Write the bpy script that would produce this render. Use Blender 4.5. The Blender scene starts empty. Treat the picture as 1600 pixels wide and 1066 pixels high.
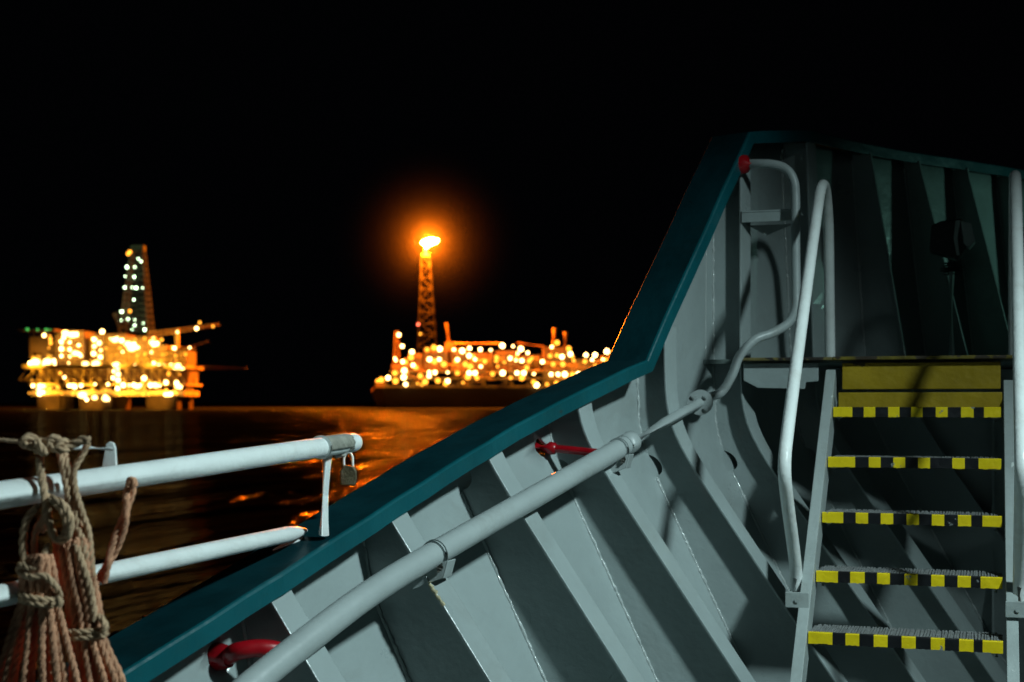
import bpy, bmesh, math, random
from mathutils import Vector, Matrix
random.seed(7)
R = math.radians
sc = bpy.context.scene
col = sc.collection

# ------------------------------------------------------------------ camera, sky, lights
# ship axes: x = starboard, y = forward, z = up, eye height is z = 0 (main deck 1.7 m below, sea 5.5 m below)
YAW = math.atan(.3346)
cam_d = bpy.data.cameras.new("camera"); cam = bpy.data.objects.new("camera", cam_d); col.objects.link(cam)
cam.location = (0, 0, 0); cam.rotation_euler = (R(90), 0, YAW)
cam_d.lens = 50; cam_d.sensor_width = 36; cam_d.shift_y = .06
cam_d.clip_start = .05; cam_d.clip_end = 40000
cam_d.dof.use_dof = True; cam_d.dof.focus_distance = 4.7; cam_d.dof.aperture_fstop = 3.6
sc.camera = cam
sc.view_settings.view_transform = 'Standard'; sc.view_settings.look = 'None'
sc.view_settings.exposure = 0; sc.view_settings.gamma = 1
sc.cycles.use_denoising = True
sc.cycles.max_bounces = 6; sc.cycles.diffuse_bounces = 3; sc.cycles.glossy_bounces = 3
sc.cycles.volume_bounces = 0; sc.cycles.sample_clamp_indirect = 4
sc.cycles.use_light_tree = True

w = bpy.data.worlds.new("World"); sc.world = w; w.use_nodes = True
bg = w.node_tree.nodes['Background']
bg.inputs['Color'].default_value = (.35, .42, .6, 1); bg.inputs['Strength'].default_value = .0012

def lamp(name, kind, loc, energy, color, size=.1, aim=None, cone=60, blend=1.0, parent=None):
    d = bpy.data.lights.new(name, kind); d.energy = energy; d.color = color
    d.shadow_soft_size = size
    o = bpy.data.objects.new(name, d); col.objects.link(o); o.location = loc
    if kind == 'SPOT':
        d.spot_size = R(cone); d.spot_blend = blend
    if aim is not None:
        o.rotation_euler = (Vector(aim) - Vector(loc)).to_track_quat('-Z', 'Y').to_euler()
    if parent: o.parent = parent
    return o
# deck floodlight of the ship, just outside the frame to starboard
lamp('deck_floodlight', 'SPOT', (2.5, 2.9, 2.9), 1180, (.76, .99, 1.0), .17, (-1.5, 4.12, -1.0), 81, 1.0)
# weak fill light added aft for the ambient level, no lamp seen there
lamp('aft_fill_light', 'POINT', (-.6, -2.2, 1.3), 7, (.78, 1.0, .95), .25)
# teal fill light added to lift the bow plates out of the dark
lamp('bow_fill_light', 'SPOT', (2.5, 9.0, 1.0), 32, (.42, 1.0, .82), .1, (.05, 8.6, .85), 44, .8)

# ------------------------------------------------------------------ projection helpers (survey of the photo -> metres)
F = 2222.2
CO, SI = math.cos(YAW), math.sin(YAW)
def pu(px, py, u):                      # point of the transverse plane y = u
    m = (px - 800) / F
    v = u * (CO * m - SI) / (CO + SI * m)
    Y = CO * u - SI * v
    return Vector((v, u, (629 - py) / F * Y))
def pv(px, py, v):                      # point of the fore-and-aft plane x = v
    m = (px - 800) / F
    u = v * (CO + SI * m) / (CO * m - SI)
    Y = CO * u - SI * v
    return Vector((v, u, (629 - py) / F * Y))
def pd(px, py, Y):                      # point at distance Y from the eye
    X = (px - 800) / F * Y
    return Vector((CO * X - SI * Y, SI * X + CO * Y, (629 - py) / F * Y))

# ------------------------------------------------------------------ materials
def mat(name, rgb, rough=.4, metal=0.0, var=.12, vscale=3.0, bump=.0, bscale=60.0, chips=None, chip_rgb=(.2,.22,.22),
        chip_at=.7, chip_scale=9, fine=None, spec=.5, emit=None, estr=0, coat=0):
    m = bpy.data.materials.new(name); m.use_nodes = True
    nt = m.node_tree; N = nt.nodes; L = nt.links
    b = N['Principled BSDF']
    b.inputs['Roughness'].default_value = rough; b.inputs['Metallic'].default_value = metal
    b.inputs['Specular IOR Level'].default_value = spec
    b.inputs['Coat Weight'].default_value = coat
    tc = N.new('ShaderNodeTexCoord')
    no = N.new('ShaderNodeTexNoise'); no.inputs['Scale'].default_value = vscale; no.inputs['Detail'].default_value = 7
    no.inputs['Roughness'].default_value = .62
    L.new(tc.outputs['Object'], no.inputs['Vector'])
    rp = N.new('ShaderNodeValToRGB')
    a = tuple(max(0, c * (1 - var)) for c in rgb) + (1,); c2 = tuple(min(1, c * (1 + var)) for c in rgb) + (1,)
    rp.color_ramp.elements[0].position = .3; rp.color_ramp.elements[0].color = a
    rp.color_ramp.elements[1].position = .7; rp.color_ramp.elements[1].color = c2
    L.new(no.outputs['Fac'], rp.inputs['Fac'])
    out = rp.outputs['Color']
    rr = N.new('ShaderNodeMapRange'); rr.inputs['To Min'].default_value = max(.05, rough - .1); rr.inputs['To Max'].default_value = min(1, rough + .14)
    L.new(no.outputs['Fac'], rr.inputs['Value']); L.new(rr.outputs['Result'], b.inputs['Roughness'])
    if chips:
        n2 = N.new('ShaderNodeTexNoise'); n2.inputs['Scale'].default_value = chip_scale; n2.inputs['Detail'].default_value = 5
        n2.inputs['Roughness'].default_value = .6
        L.new(tc.outputs['Object'], n2.inputs['Vector'])
        r2 = N.new('ShaderNodeValToRGB')
        r2.color_ramp.elements[0].position = chip_at; r2.color_ramp.elements[1].position = chip_at + .012
        L.new(n2.outputs['Fac'], r2.inputs['Fac'])
        mx = N.new('ShaderNodeMix'); mx.data_type = 'RGBA'
        L.new(r2.outputs['Color'], mx.inputs['Factor']); L.new(out, mx.inputs['A']); mx.inputs['B'].default_value = chip_rgb + (1,)
        out = mx.outputs['Result']
    nd_ = N.new('ShaderNodeTexNoise'); nd_.inputs['Scale'].default_value = vscale*.8; nd_.inputs['Detail'].default_value = 9; nd_.inputs['Roughness'].default_value = .72; nd_.inputs['Distortion'].default_value = .6
    L.new(tc.outputs['Object'], nd_.inputs['Vector'])
    rd_ = N.new('ShaderNodeMapRange'); rd_.inputs['From Min'].default_value = .52; rd_.inputs['From Max'].default_value = .78; rd_.inputs['To Max'].default_value = .38 if chips else .15
    L.new(nd_.outputs['Fac'], rd_.inputs['Value'])
    md_ = N.new('ShaderNodeMix'); md_.data_type = 'RGBA'; L.new(rd_.outputs['Result'], md_.inputs['Factor']); L.new(out, md_.inputs['A'])
    md_.inputs['B'].default_value = (rgb[0]*.5 + .01, rgb[1]*.42 + .006, rgb[2]*.36 + .003, 1); out = md_.outputs['Result']
    L.new(out, b.inputs['Base Color'])
    if bump:
        bn = N.new('ShaderNodeTexNoise'); bn.inputs['Scale'].default_value = bscale; bn.inputs['Detail'].default_value = 4
        L.new(tc.outputs['Object'], bn.inputs['Vector'])
        bn2 = N.new('ShaderNodeTexNoise'); bn2.inputs['Scale'].default_value = bscale / 12; bn2.inputs['Detail'].default_value = 3
        L.new(tc.outputs['Object'], bn2.inputs['Vector'])
        ad = N.new('ShaderNodeMath'); ad.operation = 'MULTIPLY_ADD'; ad.inputs[1].default_value = 7.0
        L.new(bn2.outputs['Fac'], ad.inputs[0]); L.new(bn.outputs['Fac'], ad.inputs[2])
        bp = N.new('ShaderNodeBump'); bp.inputs['Strength'].default_value = bump; bp.inputs['Distance'].default_value = .002
        L.new(ad.outputs['Value'], bp.inputs['Height']); L.new(bp.outputs['Normal'], b.inputs['Normal'])
    if emit:
        b.inputs['Emission Color'].default_value = emit + (1,); b.inputs['Emission Strength'].default_value = estr
    return m

M = {}
M['hull'] = mat('grey_green_paint', (.31, .365, .365), .29, var=.10, vscale=2.2, bump=.9, bscale=42, chips=True, chip_rgb=(.16, .13, .10), chip_at=.765, chip_scale=7, coat=.3)
M['weld'] = mat('painted_weld', (.42, .47, .465), .14, var=.1, vscale=30, bump=1.0, bscale=160, coat=1.0)
M['pipe'] = mat('pipe_grey_paint', (.34, .39, .39), .38, var=.06, vscale=6, bump=.5, bscale=50, chips=True, chip_rgb=(.2, .2, .18), chip_at=.775, chip_scale=14)
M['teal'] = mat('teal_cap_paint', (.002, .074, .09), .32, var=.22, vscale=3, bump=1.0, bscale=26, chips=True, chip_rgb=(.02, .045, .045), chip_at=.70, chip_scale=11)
M['teal_top'] = mat('shaded_teal_top', (.001, .026, .033), .38, var=.3, vscale=4, bump=1.0, bscale=26, chips=True, chip_rgb=(.004, .015, .018), chip_at=.72, chip_scale=11)  # darker copy of the teal: shade on the cap top put into the colour
M['white'] = mat('white_rail_paint', (.74, .79, .78), .34, var=.05, vscale=9, bump=.7, bscale=70, chips=True, chip_rgb=(.25, .22, .18), chip_at=.765, chip_scale=22)
M['red'] = mat('red_pipe_paint', (.30, .003, .008), .3, var=.2, vscale=9, bump=.5, bscale=60)
M['yellow'] = mat('yellow_paint', (.80, .60, .004), .42, var=.08, vscale=11, bump=.8, bscale=70, chips=True, chip_rgb=(.20, .22, .22), chip_at=.665, chip_scale=13)
M['black'] = mat('black_paint', (.006, .007, .009), .4, var=.2, vscale=11, bump=.8, bscale=70, chips=True, chip_rgb=(.20, .22, .22), chip_at=.68, chip_scale=13)
M['yellow_dark'] = mat('dark_yellow_paint', (.31, .21, .001), .5, var=.25, vscale=5, bump=.9, bscale=50, chips=True, chip_rgb=(.07, .05, .02), chip_at=.66, chip_scale=10)  # darker yellow than the nosings, with chips
M['rusty_yellow'] = mat('rusty_yellow_edge', (.13, .10, .006), .6, var=.5, vscale=12, bump=1, bscale=60, chips=True, chip_rgb=(.03, .02, .01), chip_at=.52, chip_scale=16)
M['rusty'] = mat('rusty_edge', (.16, .13, .04), .7, var=.6, vscale=14, bump=1, bscale=80, chips=True, chip_rgb=(.02, .015, .01), chip_at=.5, chip_scale=20)
M['stair'] = mat('stair_grey_paint', (.34, .39, .385), .4, var=.1, vscale=7, bump=.8, bscale=60, chips=True, chip_rgb=(.62, .68, .66), chip_at=.70, chip_scale=16)
M['grip'] = mat('grip_tread', (.19, .20, .20), .7, var=.25, vscale=30, bump=1, bscale=150, chips=True, chip_rgb=(.45, .38, .05), chip_at=.72, chip_scale=9)
M['dull'] = mat('dull_steel', (.18, .18, .16), .5, metal=.5, var=.3, vscale=25, bump=.8, bscale=120)
M['strap'] = mat('worn_grey_strap', (.26, .26, .22), .55, var=.35, vscale=22, bump=1, bscale=90)
M['brass'] = mat('tarnished_brass', (.11, .09, .05), .5, metal=.3, var=.4, vscale=30, bump=1, bscale=120)
M['deck'] = mat('deck_paint', (.12, .16, .15), .6, var=.2, vscale=2, bump=1, bscale=70)
M['dark'] = mat('dark_machine_paint', (.03, .035, .035), .45, var=.3, vscale=9, bump=.5)
M['panel'] = mat('pale_machine_paint', (.5, .6, .57), .45, var=.15, vscale=9)
M['peel'] = mat('peeled_paint', (.45, .40, .25), .8, var=.4, vscale=60, bump=1, bscale=200)
M['rope'] = mat('weathered_rope', (.52, .26, .15), .85, var=.5, vscale=14, bump=1.0, bscale=260)
M['rope_pale'] = mat('pale_rope', (.46, .31, .19), .85, var=.35, vscale=16, bump=1.0, bscale=260)
M['rig_steel'] = mat('platform_steel', (.60, .42, .15), .6, var=.5, vscale=.16)
M['ship_steel'] = mat('topside_steel', (.19, .12, .045), .6, var=.6, vscale=.12)
M['tower_steel'] = mat('tower_steel', (.002, .0014, .001), .8, var=.5, vscale=.12, spec=.1)
M['rig_mid'] = mat('platform_mid_steel', (.26, .16, .06), .6, var=.6, vscale=.2)
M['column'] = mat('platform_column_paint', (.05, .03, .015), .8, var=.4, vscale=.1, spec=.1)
M['rig_dark'] = mat('platform_dark_steel', (.11, .06, .03), .7, var=.4, vscale=.08)
M['rig_white'] = mat('platform_white_steel', (.07, .075, .06), .9, var=.3, vscale=.1, spec=.05)
M['ship_hull'] = mat('tanker_hull_paint', (.004, .002, .002), .7, var=.3, vscale=.03)
def glow(name, rgb, s):
    m = bpy.data.materials.new(name); m.use_nodes = True; nt = m.node_tree
    nt.nodes.clear(); o = nt.nodes.new('ShaderNodeOutputMaterial'); e = nt.nodes.new('ShaderNodeEmission')
    e.inputs['Color'].default_value = rgb + (1,); e.inputs['Strength'].default_value = s
    nt.links.new(e.outputs['Emission'], o.inputs['Surface']); return m
M['lamp_warm'] = glow('sodium_lamp', (1, .60, .20), 15)
M['lamp_amber'] = glow('dim_sodium_lamp', (1, .36, .03), 4.5)
M['lamp_white'] = glow('white_lamp', (.72, 1, .62), 11)
M['lamp_red'] = glow('red_lamp', (1, .12, .06), 9)
M['lamp_green'] = glow('green_lamp', (.1, .7, .12), 1.4)
M['flame'] = glow('gas_flame', (1, .40, .05), 420)
M['lamp_hot'] = glow('hot_sodium_lamp', (1, .66, .18), 9)

# sea
def sea_mat():
    m = bpy.data.materials.new('night_sea'); m.use_nodes = True; nt = m.node_tree; N = nt.nodes; L = nt.links
    N.clear(); out = N.new('ShaderNodeOutputMaterial')
    g = N.new('ShaderNodeBsdfGlossy'); g.inputs['Color'].default_value = (.052, .052, .052, 1); g.inputs['Roughness'].default_value = .08
    df = N.new('ShaderNodeBsdfDiffuse'); df.inputs['Color'].default_value = (.02, .024, .028, 1)
    fr = N.new('ShaderNodeFresnel'); fr.inputs['IOR'].default_value = 1.33
    mx = N.new('ShaderNodeMixShader'); fm = N.new('ShaderNodeMath'); fm.operation = 'MULTIPLY'; fm.inputs[1].default_value = .6; L.new(fr.outputs['Fac'], fm.inputs[0]); L.new(fm.outputs['Value'], mx.inputs['Fac']); L.new(df.outputs['BSDF'], mx.inputs[1]); L.new(g.outputs['BSDF'], mx.inputs[2]); L.new(mx.outputs['Shader'], out.inputs['Surface'])
    tc = N.new('ShaderNodeTexCoord')
    mp = N.new('ShaderNodeMapping'); mp.inputs['Rotation'].default_value = (0, 0, -YAW); mp.inputs['Scale'].default_value = (1, .22, 1)
    L.new(tc.outputs['Object'], mp.inputs['Vector'])
    n1 = N.new('ShaderNodeTexNoise'); n1.inputs['Scale'].default_value = .16; n1.inputs['Detail'].default_value = 6; n1.inputs['Roughness'].default_value = .5; n1.inputs['Distortion'].default_value = .8
    n2 = N.new('ShaderNodeTexNoise'); n2.inputs['Scale'].default_value = .05; n2.inputs['Detail'].default_value = 2
    L.new(mp.outputs['Vector'], n1.inputs['Vector']); L.new(mp.outputs['Vector'], n2.inputs['Vector'])
    ad = N.new('ShaderNodeMath'); ad.operation = 'MULTIPLY_ADD'; ad.inputs[1].default_value = 1.6
    L.new(n2.outputs['Fac'], ad.inputs[0]); L.new(n1.outputs['Fac'], ad.inputs[2])
    bp = N.new('ShaderNodeBump'); bp.inputs['Strength'].default_value = 1; bp.inputs['Distance'].default_value = 5.5
    L.new(ad.outputs['Value'], bp.inputs['Height'])
    for n in (g, df, fr): L.new(bp.outputs['Normal'], n.inputs['Normal'])
    return m
M['sea'] = sea_mat()

# ------------------------------------------------------------------ mesh helpers
def frame_of(t):
    t = t.normalized(); up = Vector((0, 0, 1)) if abs(t.z) < .95 else Vector((1, 0, 0))
    a = t.cross(up).normalized(); return a, a.cross(t).normalized()
class MB:
    def __init__(s): s.v = []; s.f = []; s.mi = []; s.smooth = []
    def add(s, vs, fs, mi=0, smooth=False):
        o = len(s.v); s.v += [Vector(p) for p in vs]
        for f in fs: s.f.append([i + o for i in f]); s.mi.append(mi); s.smooth.append(smooth)
        return s
    def box(s, a, b, mi=0):
        x0, y0, z0 = a; x1, y1, z1 = b
        return s.add([(x0,y0,z0),(x1,y0,z0),(x1,y1,z0),(x0,y1,z0),(x0,y0,z1),(x1,y0,z1),(x1,y1,z1),(x0,y1,z1)],
                     [(0,3,2,1),(4,5,6,7),(0,1,5,4),(1,2,6,5),(2,3,7,6),(3,0,4,7)], mi)
    def prism(s, pts, d, mi=0):            # pts: planar loop of 3D points, d: extrusion
        n = len(pts); d = Vector(d); P = [Vector(p) for p in pts]
        return s.add(P + [p + d for p in P], [list(range(n))[::-1], [n + i for i in range(n)]] + [(i, (i+1) % n, n + (i+1) % n, n + i) for i in range(n)], mi)
    def tube(s, path, r, n=12, mi=0, caps=True, smooth=True):
        P = [Vector(p) for p in path]; rs = r if isinstance(r, (list, tuple)) else [r] * len(P)
        vs = []; pa = None
        for i, p in enumerate(P):
            t = (P[min(i+1, len(P)-1)] - P[max(i-1, 0)])
            if t.length < 1e-9: t = Vector((0, 0, 1))
            t.normalize()
            if pa is None: a, b = frame_of(t)
            else:
                a = (pa - t * pa.dot(t));
                a = a.normalized() if a.length > 1e-6 else frame_of(t)[0]
                b = t.cross(a)
            pa = a
            for k in range(n):
                th = 2 * math.pi * k / n; vs.append(p + (a * math.cos(th) + b * math.sin(th)) * rs[i])
        fs = [(i*n+k, i*n+(k+1) % n, (i+1)*n+(k+1) % n, (i+1)*n+k) for i in range(len(P)-1) for k in range(n)]
        s.add(vs, fs, mi, smooth)
        if caps: s.add([vs[k] for k in range(n)] + [vs[(len(P)-1)*n+k] for k in range(n)], [list(range(n))[::-1], list(range(n, 2*n))], mi)
        return s
    def ball(s, c, r, n=8, mi=0, squash=(1,1,1)):
        c = Vector(c); vs = [c + Vector((0,0,-r*squash[2]))]; m = max(3, n//2)
        for j in range(1, m):
            ph = -math.pi/2 + math.pi*j/m
            for k in range(n):
                th = 2*math.pi*k/n; vs.append(c + Vector((r*squash[0]*math.cos(ph)*math.cos(th), r*squash[1]*math.cos(ph)*math.sin(th), r*squash[2]*math.sin(ph))))
        vs.append(c + Vector((0,0,r*squash[2]))); top = len(vs)-1
        fs = [(0, 1+(k+1) % n, 1+k) for k in range(n)]
        for j in range(m-2):
            fs += [(1+j*n+k, 1+j*n+(k+1) % n, 1+(j+1)*n+(k+1) % n, 1+(j+1)*n+k) for k in range(n)]
        fs += [(1+(m-2)*n+k, 1+(m-2)*n+(k+1) % n, top) for k in range(n)]
        return s.add(vs, fs, mi, True)
    def build(s, name, mats, parent=None, local=False, bevel=0, loc=None):
        me = bpy.data.meshes.new(name)
        off = Vector((0,0,0))
        if not local:
            p = parent
            while p is not None: off += p.location; p = p.parent
            if loc is not None: off += Vector(loc)
        me.from_pydata([tuple(v - off) for v in s.v], [], s.f)
        if not isinstance(mats, (list, tuple)): mats = [mats]
        for m in mats: me.materials.append(m)
        for p, mi, sm in zip(me.polygons, s.mi, s.smooth): p.material_index = mi; p.use_smooth = sm
        bm = bmesh.new(); bm.from_mesh(me); bmesh.ops.recalc_face_normals(bm, faces=bm.faces); bm.to_mesh(me); bm.free()
        o = bpy.data.objects.new(name, me); col.objects.link(o)
        if parent is not None: o.parent = parent
        if loc is not None: o.location = loc
        if bevel:
            md = o.modifiers.new('bevel', 'BEVEL'); md.width = bevel; md.segments = 2; md.limit_method = 'ANGLE'; md.angle_limit = R(40)
        return o
def tag(o, label=None, cat=None, group=None, kind=None):
    if label: o['label'] = label
    if cat: o['category'] = cat
    if group: o['group'] = group
    if kind: o['kind'] = kind
    return o
def thing(name, label, cat, loc=(0,0,0), rz=0, group=None):
    o = bpy.data.objects.new(name, None); col.objects.link(o); o.location = loc; o.rotation_euler = (0,0,rz)
    o.empty_display_size = .2
    return tag(o, label, cat, group)
def lerp(a, b, t): return a + (b - a) * t
def interp(tab, x):
    if x <= tab[0][0]:
        (x0, y0), (x1, y1) = tab[0], tab[1]; return y0 + (x - x0) * (y1 - y0) / (x1 - x0)
    for (x0, y0), (x1, y1) in zip(tab, tab[1:]):
        if x <= x1: return y0 + (x - x0) * (y1 - y0) / (x1 - x0)
    (x0, y0), (x1, y1) = tab[-2], tab[-1]; return y0 + (x - x0) * (y1 - y0) / (x1 - x0)
def smooth_path(P, it=2, closed=False):
    P = [Vector(p) for p in P]
    for _ in range(it):
        Q = [P[0]]
        for a, b in zip(P, P[1:]): Q += [a * .75 + b * .25, a * .25 + b * .75]
        Q.append(P[-1]); P = Q
    return P
def catmull(P, n=8):
    P = [Vector(p) for p in P]; P = [2*P[0]-P[1]] + P + [2*P[-1]-P[-2]]; out = []
    for i in range(1, len(P)-2):
        for k in range(n):
            t = k / n; a, b, c, d = P[i-1], P[i], P[i+1], P[i+2]
            out.append(.5 * ((2*b) + (c-a)*t + (2*a-5*b+4*c-d)*t*t + (3*b-a-3*c+d)*t**3))
    out.append(P[-2]); return out

# ------------------------------------------------------------------ setting: sea and decks
SEA = -5.5
m = MB(); m.add([(-20000,-20000,SEA),(20000,-20000,SEA),(20000,20000,SEA),(-20000,20000,SEA)], [(0,1,2,3)])
tag(m.build('sea', M['sea']), kind='structure')

# ------------------------------------------------------------------ hull shape
PLAN = [(0,-3.52),(6.9,-3.52+.373*6.9),(7.3,-.79),(7.65,-.62),(8.02,-.40),(8.4,-.163),(8.83,.083),(9.5,.45),(10.4,.85),(11.2,1.1)]
ZTOP = [(0,-1.56),(3.53,-.545),(4.13,-.368),(4.73,-.190),(5.33,-.012),(5.80,.13),(6.60,1.2),(7.13,1.289),(8.0,1.30),(9,1.33),(11,1.4)]
def flange_v(u, z):
    vk = interp(PLAN, u)
    zk = -.1; k = .07
    d = zk - z
    sp = k * math.log1p(math.exp(min(60, d / k))) if d / k < 50 else d
    sp = min(sp, 1.75 + .25 * max(0, sp - 1.75))
    s = min(1, max(0, (u - 7.0) / 1.0)) * .24
    return vk + .68 * sp + s * max(0, min(1.5, 1.3 - z))
def depth(u, z):
    b = min(1, max(0, (u - 7.2) / .6))
    lo = .17 + .2 * max(0, min(1.6, -z))
    hi = .08 + .13 * max(0, min(2.6, 1.3 - z))
    return min(lerp(lo, hi, b), .155 + (.5 if u < 5.5 else lerp(.5, .2, min(1, (u-5.5)/.3))) * max(0, interp(ZTOP, u) - z))
def plate_v(u, z): return flange_v(u, z) - depth(u, z)
def surf_hit(px, py, fn):
    best = None; u = 2.0
    pr = None
    while u < 9:
        p = pu(px, py, u); d = p.x - fn(u, p.z)
        if pr is not None and (pr > 0) != (d > 0): return p
        pr = d; u += .004
    return pu(px, py, 5)

bul = thing('bulwark', 'grey-green steel bulwark with raking frames and dark teal cap, rising towards the bow', 'bulwark', (-1.5, 5, -1.7))
us = [0.6 + i * .15 for i in range(int((11.0 - .6) / .15) + 1)]
# hull plate
m = MB(); nz = 40; vs = []; grid_us = [.6 + i*.1 for i in range(105)]
for u in grid_us:
    zt = interp(ZTOP, u - .08) + .03
    for j in range(nz+1):
        z = lerp(-5.9, zt, (j / nz) ** .6)
        vs.append((plate_v(u, z), u, z))
fs = [(i*(nz+1)+j, (i+1)*(nz+1)+j, (i+1)*(nz+1)+j+1, i*(nz+1)+j+1) for i in range(len(grid_us)-1) for j in range(nz)]
m.add(vs, fs, 0, True)
plate = m.build('hull_plate', M['hull'], bul)
md = plate.modifiers.new('thick', 'SOLIDIFY'); md.thickness = .012; md.offset = 0
RED1 = surf_hit(846, 700, plate_v); RED2 = surf_hit(338, 1026, plate_v)
def cut(o, centre, rx, rz, jag, seed):
    rnd = random.Random(seed); c = MB(); n = 18; pts = []
    off = Vector(bul.location)
    for k in range(n):
        th = 2*math.pi*k/n; q = 1 + rnd.uniform(-jag, jag)
        pts.append(Vector((0, math.cos(th)*rx*q, math.sin(th)*rz*q)))
    pts = [centre + Vector((-.25, 0, 0)) + p for p in pts]
    c.prism(pts, (.5, 0, 0)); co = c.build('cutter', M['hull'], bul)
    md = o.modifiers.new('cut', 'BOOLEAN'); md.object = co; md.operation = 'DIFFERENCE'; md.solver = 'EXACT'
    return co
cutters = [cut(plate, RED1 + Vector((0,-.012,0)), .036, .036, .12, 2), cut(plate, RED2, .042, .038, .05, 4)]
bpy.context.view_layer.update()
dg = bpy.context.evaluated_depsgraph_get()
nm = bpy.data.meshes.new_from_object(plate.evaluated_get(dg)); plate.modifiers.clear(); plate.data = nm
for c in cutters: bpy.data.objects.remove(c, do_unlink=True)

# frames (bulwark stays): web + flange + weld bead
def frame(u, notch=True, fw=.08, zbot=-1.7, sub=44):
    notch = notch and interp(ZTOP, u) > -.2
    zt = interp(ZTOP, u) + .01
    tan = (interp(PLAN, u + .05) - interp(PLAN, u - .05)) / .1      # plan slope
    if u < 7.2: nx, ny = 0, 0
    cant = 0 if u < 7.5 else tan                                    # bow frames stand square to the plate
    zs = [lerp(zbot, zt, i / sub) for i in range(sub + 1)]
    # finer rows around the mouse hole
    zn = -.27; 
    if notch: zs = sorted([z for z in zs if abs(z - zn) > .045] + [zn + .045 * math.sin(R(a)) for a in range(-90, 91, 15)])
    uw = u + fw * 1.0
    t = .010
    def P(uu, v, z):                                                # cant shifts inboard points aft
        return Vector((v, uu, z))
    web = MB(); n = len(zs); vs = []
    for z in zs:
        vf = flange_v(uw, z) if zt > z else flange_v(uw, z)
        vb = plate_v(uw, z) + .004
        if notch and abs(z - zn) < .0451: vb += .046 * math.sqrt(max(0, 1 - ((z - zn) / .0451) ** 2))
        if cant:
            d = vf - vb; ub = uw; uf = uw - d * cant * .75
            vf = vb + d * 1.0
        else: ub = uf = uw
        vs += [P(ub, vb, z), P(uf, vf, z), P(ub + t, vb, z), P(uf + t, vf, z)]
    fs = []
    for i in range(n-1):
        a, b = 4*i, 4*(i+1)
        fs += [(a, a+1, b+1, b), (a+2, b+2, b+3, a+3), (a, b, b+2, a+2), (a+1, a+3, b+3, b+1)]
    fs += [(0, 2, 3, 1), (4*n-4, 4*n-3, 4*n-1, 4*n-2)]
    web.add(vs, fs, 0, False)
    root = web.build('frame_web', M['hull'], bul)
    # flange strip lying on the free edge
    fl = MB(); vs = []; fz = [lerp(zbot, zt + .004, i / sub) for i in range(sub + 1)]
    for z in fz:
        if cant:
            d = flange_v(uw, z) - plate_v(uw, z); uf = uw - d * cant * .75; vf = plate_v(uw, z) + .004 + d
            A = Vector((vf, uf + .012, z)); B = Vector((vf - .014 * tan * .7, uf - .014, z))
            nrm = Vector((.010, -.004, 0))
        else:
            A = Vector((flange_v(uw, z), uw + .012, z)); B = Vector((flange_v(u, z), u, z)); nrm = Vector((.010, -.003, .004))
        vs += [A, B, B + nrm, A + nrm]
    n = len(fz); fs = []
    for i in range(n-1):
        a, b = 4*i, 4*(i+1)
        for k in range(4): fs.append((a+k, a+(k+1) % 4, b+(k+1) % 4, b+k))
    fs += [(0,1,2,3), (4*n-4, 4*n-1, 4*n-2, 4*n-3)]
    fl.add(vs, fs)
    fl.build('flange', M['hull'], root, bevel=.003)
    # weld bead at the root of the web
    rnd = random.Random(int(u*100)); wb = MB(); path = []; rad = []
    z = zbot
    while z < zt - .02:
        if not (notch and abs(z - zn) < .05):
            path.append(Vector((plate_v(uw, z) + .006 + rnd.uniform(-.0015, .0015), uw - .004 + rnd.uniform(-.0015, .0015), z))); rad.append(.0048 + rnd.random() * .0045)
        elif path:
            wb.tube(path, rad, 6); path = []; rad = []
        z += .011
    if len(path) > 2: wb.tube(path, rad, 6)
    wb.build('weld_bead', M['weld'], root)
    return root
for k in range(-1, 7): frame(3.53 + .6 * k)
frame(7.62, False); frame(8.0, False); frame(8.4, False); frame(8.82, False); frame(9.3, False); frame(9.8, False)
# plate butt weld lines on the inside
for (pxs, u0) in (((1101, 360, 1101, 600), None),):
    a = surf_hit(pxs[0], pxs[1], plate_v); b = surf_hit(pxs[2], pxs[3], plate_v)
    wb = MB(); P = []; rr = []
    for i in range(60):
        z = lerp(a.z, b.z, i/59); u = lerp(a.y, b.y, i/59); P.append((plate_v(u, z) + .005, u, z)); rr.append(.003 + random.random()*.003)
    wb.tube(P, rr, 6); wb.build('butt_weld', M['weld'], bul)

q = MB(); rs_ = random.Random(8)
for i in range(150):
    p = surf_hit(rs_.gauss(316, 9), rs_.uniform(975, 1075), plate_v)
    q.ball(p + Vector((.002, 0, .001)), rs_.uniform(.0018, .005), 6)
tag(q.build('weld_spatter', M['weld'], bul), kind='stuff')
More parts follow.
